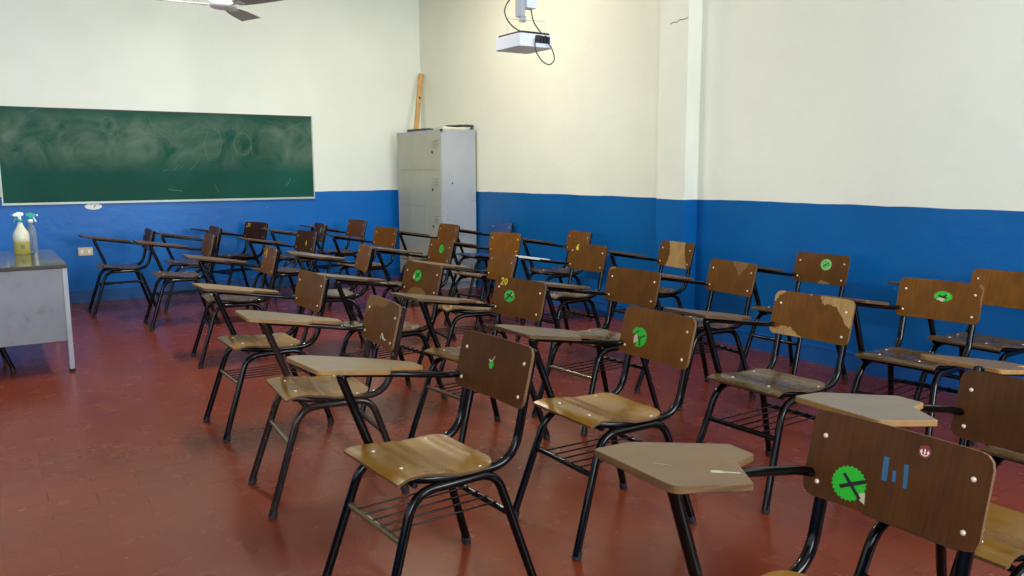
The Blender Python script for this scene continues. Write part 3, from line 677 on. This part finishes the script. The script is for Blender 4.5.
CH = {
 # key: tablet kind, tablet, seat, back, worn stretcher with painted highlight, rack, label, chips, chipmat
 'c1': dict(t='B', edge='bare_ply_dull', tab='tab_tan', seat='seat_olive', back='walnut', worn=1, rack=1, label='nearest whole chair, glossy olive seat, tiny green sticker scrap on its backrest', st=(st_c1, 'torn scrap of green sticker')),
 'c2': dict(t='B', tab='tab_brown', seat='seat_olive', back='walnut_light', worn=0, rack=1, label='chair with half-peeled green burst sticker, one rivet missing, right of the nearest whole chair', st=(st_c2, 'half-peeled green burst sticker'), norivet=(0,)),
 'c3': dict(t='A', tab='tab_brown', seat='seat_olive', back='walnut', worn=0, rack=1, label='large foreground chair with green X sticker, blue marks and a red sticker', st=(st_c3, 'green burst sticker with a black X')),
 'c4': dict(t='A', tab='tab_grey', seat='seat_olive', back='walnut', worn=0, rack=0, edge='bare_ply_dull', label='chair at the right edge with pale grey notched tablet behind the foreground chair'),
 'c5': dict(t='B', tab='tab_brown', seat='seat_brown', back='walnut_light', worn=0, rack=1, chipmat='bare_ply', label='chair whose backrest laminate peels in large pale patches', norivet=(2,),
            chips=[[(-.21, .2), (-.21, .125), (-.188, .14), (-.178, .165), (-.150, .18), (-.146, .2)], [(.02, .2), (.028, .172), (.05, .152), (.08, .158), (.105, .148), (.135, .125), (.165, .09), (.21, .058), (.21, .2)],
                   [(-.036, .2), (-.024, .176), (-.004, .2)], [(-.21, -.01), (-.21, .026), (-.165, .024), (-.13, .040), (-.09, .034), (-.05, .008), (-.01, -.01)]]),
 'c6': dict(t='B', tab='tab_brown', seat='seat_brown', back='walnut_light', worn=0, rack=1, label='chair near the right wall with diamond-shaped torn green sticker', st=(st_c6, 'torn green diamond sticker'), chipmat='bare_ply_dull', chips=[[(.165, .2), (.19, .16), (.196, .05), (.21, .05), (.21, .2)]]),
 'c7': dict(t='B', tab='tab_dark', seat='seat_brown', back='walnut_light', worn=0, rack=1, label='chair against the right wall, its backrest cut by the right edge'),
 'c8': dict(t='B', tab='tab_dark', seat='seat_brown', back='walnut_light', worn=0, rack=0, label='chair by the right wall with round striped green sticker', st=(st_c8, 'round faded green sticker, scratched'), chipmat='bare_ply_dull', chips=[[(-.02, -.01), (0, .012), (.02, .022), (.045, .012), (.075, .010), (.1, -.01)]]),
 'c9': dict(t='B', tab='tab_brown', seat='seat_brown', back='walnut_light', worn=0, rack=1, label='chair with pale triangle worn into the top of its backrest', chipmat='patch_faint', chips=[[(-.03, .2), (.14, .2), (.062, .105)]]),
 'c10': dict(t='B', tab='tab_dark', seat='seat_brown', back='walnut_light', worn=0, rack=1, label='chair before the wall column with pale hourglass patch on its backrest', chipmat='bare_ply', chips=[[(-.112, .2), (.085, .2), (.09, .15), (.115, .09), (.165, -.01), (-.10, -.01), (-.075, .05), (-.07, .09), (-.085, .15)]]),
 'c11': dict(t='B', tab='tab_brown', seat='seat_brown', back='walnut_light', worn=1, rack=1, label='plain brown chair directly behind the half-peeled green sticker chair', chipmat='bare_ply_dull', chips=[[(-.21, .165), (-.16, .176), (-.125, .2), (-.21, .2)]]),
 'c12': dict(t='B', edge='tab_white', tab='tab_white', seat='seat_brown', back='walnut_light', worn=0, rack=1, label='chair with a small yellow 6 and a whitish tablet'),
 'c13': dict(t='B', tab='tab_dark', seat='seat_brown', back='walnut_light', worn=0, rack=1, label='chair by the right wall, mostly behind the one marked 6'),
 'c14': dict(t='B', tab='tab_brown', seat='seat_olive', back='walnut_light', worn=1, rack=1, label='chair marked with a yellow 20 above a round green sticker', st=(st_c14, 'round green sticker with black strokes')),
 'c15a': dict(t='B', tab='tab_dark', seat='seat_brown', back='walnut_light', worn=0, rack=0, label='chair just right of the locker, lower backrest hidden by the chair before it'),
 'c15b': dict(t='B', tab='tab_brown', seat='seat_olive', back='walnut_light', worn=0, rack=1, label='unmarked chair directly behind the one with the yellow 20'),
 'c16a': dict(t='B', tab='tab_dark', seat='seat_brown', back='walnut_light', worn=0, rack=0, label='unmarked chair standing right in front of the locker end'),
 'c16b': dict(t='B', tab='tab_brown', seat='seat_brown', back='walnut_light', worn=0, rack=1, label='chair before the locker with small green oval sticker', st=(st_c16, 'small green oval sticker')),
 'c17': dict(t='B', tab='tab_brown', seat='seat_brown', back='walnut_light', worn=0, rack=1, label='chair with bright round green sticker above a pale arch at its lower edge', st=(st_c17, 'bright round green sticker with dark slash'), chipmat='patch_faint', chips=[[(-.13+.105-.105*math.cos(k*PI/10), -.012+.058*math.sin(k*PI/10)) for k in range(11)]]),
 'c18': dict(t='B', edge='bare_ply_dull', tab='tab_tan', seat='seat_olive', back='walnut_light', worn=1, rack=0, frame='brownblack', label='chair with white scribble and pale top corner, brownish frame without rack', chipmat='patch_faint', chips=[[(-.21, .2), (-.21, .10), (-.17, .115), (-.13, .14), (-.09, .156), (-.03, .148), (.02, .165), (.06, .2)]]),
 'c19': dict(t='B', tab='tab_tan', seat='seat_olive', back='walnut_light', worn=1, rack=1, label='chair with plain backrest and olive seat, directly behind the one with white scribble, further left'),
 'c20': dict(t='B', tab='tab_brown', seat='seat_brown', back='walnut_light', worn=0, rack=0, label='plain chair left of the locker, its tablet pointing toward the chalkboard wall'),
 'c21': dict(t='B', tab='tab_brown', seat='seat_brown', back='walnut_light', worn=0, rack=0, label='chair turned edge-on, just left of the bright round green sticker chair'),
 'c22': dict(t='B', tab='tab_dark', seat='seat_brown', back='walnut_light', worn=0, rack=1, label='farthest chair against the chalkboard wall, near the locker'),
 'c23': dict(t='B', tab='tab_brown', seat='seat_brown', back='walnut_light', worn=0, rack=1, label='narrow-looking chair with tall yellow stroke at its upper left'),
 'c24a': dict(t='B', tab='tab_dark', seat='seat_brown', back='walnut', worn=0, rack=1, label='dark chair by the chalkboard wall with faint green sticker', st=(st_c24, 'faint green sticker')),
 'c24b': dict(t='B', tab='tab_brown', seat='seat_brown', back='walnut', worn=0, rack=0, label='chair marked with a yellow 4 in the middle of its backrest'),
 'c25': dict(t='B', tab='tab_brown', seat='seat_brown', back='walnut', worn=0, rack=1, label='chair by the chalkboard wall with yellow number in its top left corner'),
 'c26': dict(t='B', tab='tab_brown', seat='seat_brown', back='walnut_light', worn=0, rack=1, label='edge-on unmarked chair in the left group, second from the desk'),
 'c27': dict(t='B', tab='tab_brown', seat='seat_brown', back='walnut', worn=0, rack=1, label='leftmost chair, standing alone beside the desk under the chalkboard'),
 'c28': dict(t='B', tab='tab_dark', seat='seat_brown', back='walnut_light', worn=0, rack=1, label='chair hidden behind the edge-on one, close to the chalkboard wall'),
 'c31': dict(t='B', tab='tab_brown', seat='seat_brown', back='walnut_light', worn=0, rack=0, edge='bare_ply_dull', label='chair mostly beyond the right edge, only tablet and seat corner showing'),
 'blue': dict(t='B', tab='tab_dark', seat='blueplastic', back='blueplastic', worn=0, rack=0, label='chair with blue plastic seat and back, beside the locker at the right wall'),
}

POSE = {"c1": [-3.7373, -7.577, 0.0528, 0.0275, -0.0339], "c2": [-2.9017, -7.4882, -0.017, -0.007, 0.0072], "c3": [-3.537, -8.919, 0.022, -0.006, 0], "c4": [-2.7575, -8.8482, -0.0094, 0.075, 0.071], "c5": [-2.0146, -7.5765, 0.0333, -0.0028, -0.032], "c18": [-3.7028, -6.5483, -0.0848, 0.0, -0.0019], "c19": [-3.6335, -5.4236, 0.0084, -0.0056, 0.0173], "c14": [-2.8083, -6.3474, 0.104, 0.026, 0.0356], "c6": [-1.0629, -7.6526, 0.1266, 0.0143, 0.0154], "c7": [-0.3725, -7.6499, 0.0242, -0.016, -0.0373], "c8": [-0.3803, -6.435, 0.0236, 0.0, 0.0], "c9": [-1.2338, -6.3811, -0.102, 0.0, 0.0], "c10": [-0.5125, -5.1573, -0.1012, -0.0067, -0.0084], "c11": [-2.0258, -6.3645, 0.0655, -0.0283, -0.0406], "c12": [-1.2294, -4.9409, 0.0761, 0.06780000000000001, -0.0276], "c13": [-0.4028, -3.7376, -0.1409, 0.0072, 0.0046], "c15a": [-1.0752, -3.5331, 0.19, 0.0, 0.0], "c15b": [-2.1119, -5.0483, -0.1424, 0.0196, 0.0233], "c16a": [-0.9052, -2.0928, 0.0186, -0.0087, 0.0055], "c16b": [-1.9408, -3.8321, -0.0324, -0.0598, 0.0381], "c17": [-2.8869, -5.3693, 0.0985, -0.0237, -0.0637], "c20": [-1.6726, -2.1565, 0.1453, -0.021, 0.01], "c21": [-2.6704, -3.907, -0.1919, -0.0175, 0.0062], "c22": [-1.3914, -0.7037, 0.1009, 0.003, 0.0028], "c24a": [-2.0, -1.07, -0.084, 0, 0], "c24b": [-2.5257, -2.1675, 0.1, -0.0272, -0.0116], "c25": [-2.51, -0.46, 0.33, 0.04, 0], "c23": [-3.3512, -3.6978, -0.0944, 0.0108, 0.0098], "c26": [-3.4034, -1.9754, -0.0382, 0.04, 0.0077], "c27": [-3.7556, -0.9284, -0.0097, 0.0285, -0.0122], "c28": [-3.1037, -0.92, 0.0035, -0.0356, 0.0192], "c31": [-1.98, -8.76, 0.03, 0, 0], "blue": [-0.225, -2.10, 0.0, 0, 0]}
def chair(key):
    d = CH[key]; X, Y, th, tdx, tdy = POSE[key]; plastic = key == 'blue'
    root = empty('tablet_arm_chair', (X, Y, 0), PI+th, d['label'], 'chair', GR)
    fr = d.get('frame', 'black'); F = shared(('F', fr), lambda: frame_meshes(fr)); k = d['t']
    st = obj('seat', shared(('S', d['seat']), lambda: seat_mesh(M[d['seat']])), root)
    for x, y in ((.279, -.096), (.279, .096), (.036, -.172), (.036, .172)):
        obj('rivet', RIV, st, (x, y, interp(SZ, x)-.0025*(x < .1)-.0003))
    if d.get('chips'): bm_ = backrest_mesh('b', d['chips'], M[d['back']], M[d['chipmat']])
    else: bm_ = shared(('B', d['back']), lambda: backrest_mesh('b', [], M[d['back']], M['bare_ply']))
    bk = obj('backrest', bm_, root)
    if key == 'c4': bk.location.z = -.024
    for n_, (u, v) in enumerate(((-.171, .147), (.171, .147), (-.171, .036), (.171, .036))):
        if n_ in d.get('norivet', ()): continue
        r = obj('rivet', RIV, bk, back_pos(u, v)); r.rotation_euler = (0, PI/2-.24, 0)
    if 'st' in d: sticker(bk, *d['st'])
    for s in (1, -1):
        for w in ('front', 'rear'):
            lg = obj('leg', F[w, s], root); obj('foot_cap', F['cap'+w[0], s], lg)
        obj('back_post', F['upright', s], root)
    for n_ in (0, 1): obj('cross_brace', F['brace', n_], root)
    o = obj('stretcher', F['fs', 'worn_highlight' if d['worn'] else 'black'], root)
    if d['worn']: o['label'] = 'pale worn stretcher with its highlight put into the colour'
    obj('stretcher', F['rs'], root)
    if d['rack']: obj('book_rack', F['rack'], root)
    obj('arm_tube', F['arm', k], root); obj('tablet_post', F['post', k], root)
    tb = obj('tablet', shared(('T', k, d['tab'], d.get('edge')), lambda: tablet_mesh(k, M[d['tab']], d.get('edge', 'ply_edge'))), root, (tdx*.8, tdy*.8, 0))
    obj('bracket_plate', F['bracket', k], tb)
    return root, bk, tb
for key in CH:
    root, bk, tb = chair(key)
    def pn(txt, u, v, h, w=.007, label=None):
        m = MB(); digits(m, txt, u, v, h, w); tag(build('painted_number', m, M['yellow'], bk), label or 'yellow painted '+txt)
    if key == 'c14': pn('20', -.160, .148, .034)
    if key == 'c12': pn('6', -.132, .142, .040, .010)
    if key == 'c23': pn('1', -.135, .105, .060, .014, 'tall yellow painted stroke')
    if key == 'c24b': pn('4', .012, .045, .050, .010)
    if key == 'c25': pn('21', -.155, .135, .036, .010)
    if key == 'c18':
        m = MB(); dstroke(m, [(.030, .020), (.034, .042)], .005); dstroke(m, [(.042, .044), (.056, .02), (.062, .036)], .005); dstroke(m, [(.062, .028), (.078, .020), (.098, .024)], .005)
        tag(build('painted_mark', m, M['whiteink'], bk), 'small white scribble')
    if key == 'c3':
        m = MB(); dstroke(m, [(-.019, .120), (-.016, .074)], .013); dstroke(m, [(.004, .096), (.006, .077)], .009); dstroke(m, [(.028, .117), (.033, .071)], .010)
        tag(build('painted_mark', m, M['bluepaint'], bk), 'three short vertical blue paint strokes')
        m = MB(); dpoly(m, burst(.061, .158, .0155, .0155, 5, .12)); 
        for q in (-.006, 0, .006): dstroke(m, [(.061+q, .153+abs(q)*.5), (.061+q*1.3, .163-abs(q)*.4)], .003, 1)
        dstroke(m, [(.051, .158), (.055, .151), (.061, .149), (.067, .151), (.071, .158)], .002, 1)
        tag(build('sticker', m, [M['redsticker'], M['whiteink']], bk), 'small red sticker with white emblem')
        m = MB()
        for pts, w in (([(.268, -.165), (.245, -.150)], .020), ([(.25, -.155), (.215, -.130)], .009), ([(.345, -.255), (.32, -.225)], .003)):
            (a, b), (c, e) = pts; t = Vector((c-a, e-b)).normalized(); n = Vector((-t.y, t.x))*w/2
            q = [(a-n.x, b-n.y), (a+n.x*.6, b+n.y*.6), (c+n.x, e+n.y), (c-n.x*.7, e-n.y*.7)]
            m.add([(x, y, zA(x, y)+.0005) for x, y in q], [(0, 1, 2, 3)])
        tag(build('scratch', m, M['residue'], tb), 'pale scratches in the tablet')
# the teacher's chair behind the desk: four-legged steel chair, no tablet
tc = empty('teacher_chair', (-5.36, -3.06, 0), .08, "black steel-legged chair half hidden under the teacher's desk at the left edge", 'chair')
F = _cache['F', 'black']
st = obj('seat', _cache['S', 'seat_brown'], tc); obj('backrest', _cache['B', 'walnut'], tc)
for s in (1, -1):
    for w in ('front', 'rear'): lg = obj('leg', F[w, s], tc); obj('foot_cap', F['cap'+w[0], s], lg)
    obj('back_post', F['upright', s], tc)
obj('cross_brace', F['brace', 0], tc); obj('cross_brace', F['brace', 1], tc); obj('stretcher', F['fs', 'black'], tc); obj('stretcher', F['rs'], tc)

# ---------------------------------------------------------------- lights: daylight through the windows, a warm tube lamp, an added lamp for the back wall
def area(name, loc, rot, sx, sy, power, col):
    l = bpy.data.lights.new(name, 'AREA'); l.shape = 'RECTANGLE'; l.size = sx; l.size_y = sy; l.energy = power; l.color = col
    o = bpy.data.objects.new(name, l); C.objects.link(o); o.location = loc; o.rotation_euler = rot; return o
for w0, w1, z0, z1 in WL: area('window_daylight', (XL-.04, (w0+w1)/2, (z0+z1)/2), (0, -PI/2, 0), z1-z0, w1-w0, 22, (.86, .93, 1))
for w0, w1, z0, z1 in WR: area('window_daylight', ((w0+w1)/2, YB-.04, (z0+z1)/2), (PI/2, 0, 0), w1-w0, z1-z0, 190 if w0 < -5 else 330, (.78, .89, 1))
def tube_lamp(x, y, label, power=60, col=(1, .90, .70)):
    o = empty('ceiling_lamp', (x, y, ZC), 0, label, 'lamp', 'ceiling tube lamps')
    m = MB(); m.box(-.07, .07, -.62, .62, -.05, 0, bev=.006); build('housing', m, M['fanwhite'], o)
    em = flat('lamp_tube', (255, 240, 205), .4); b = em.node_tree.nodes['Principled BSDF']; b.inputs['Emission Color'].default_value = (1, .86, .6, 1); b.inputs['Emission Strength'].default_value = 9
    m = MB(); m.tube([(0, -.6, -.07), (0, .6, -.07)], .018, 12); build('tube', m, em, o)
    area('lamp_light', (x, y, ZC-.1), (0, 0, 0), .1, 1.2, power, col)
tube_lamp(-1.3, -2.7, 'warm tube lamp on the ceiling near the right wall', 42)
tube_lamp(-3.3, -3.6, 'added ceiling tube lamp over the chairs, brightening the back wall', 125, (.96, 1, .94))  # unseen lamp, added to brighten the back wall
w = bpy.data.worlds.new('sky'); bpy.context.scene.world = w; w.use_nodes = True
w.node_tree.nodes['Background'].inputs[0].default_value = (.62, .76, 1, 1); w.node_tree.nodes['Background'].inputs[1].default_value = 1.0

# ---------------------------------------------------------------- camera
f_, pit, rol, yaw = 812.38, math.radians(8.192), math.radians(-.252), math.radians(33.226)
Fw = Vector((math.sin(yaw)*math.cos(pit), math.cos(yaw)*math.cos(pit), -math.sin(pit))); Rt = Vector((math.cos(yaw), -math.sin(yaw), 0)); Up = Rt.cross(Fw)
R2 = Rt*math.cos(rol)+Up*math.sin(rol); U2 = -Rt*math.sin(rol)+Up*math.cos(rol)
cam = bpy.data.cameras.new('camera'); co = bpy.data.objects.new('camera', cam); C.objects.link(co)
cam.sensor_width = 36; cam.lens = f_/1024*36; cam.clip_start = .05
co.matrix_world = Matrix(((R2.x, U2.x, -Fw.x, -5.0448), (R2.y, U2.y, -Fw.y, -9.8969), (R2.z, U2.z, -Fw.z, 1.4), (0, 0, 0, 1)))
sc = bpy.context.scene; sc.camera = co
sc.view_settings.view_transform = 'Standard'; sc.view_settings.look = 'None'; sc.view_settings.gamma = 1; sc.view_settings.use_curve_mapping = False
sc.view_settings.exposure = 0.0
sc.cycles.use_denoising = True; sc.cycles.max_bounces = 8; sc.cycles.diffuse_bounces = 4; sc.cycles.glossy_bounces = 3
sc.cycles.caustics_reflective = False; sc.cycles.caustics_refractive = False
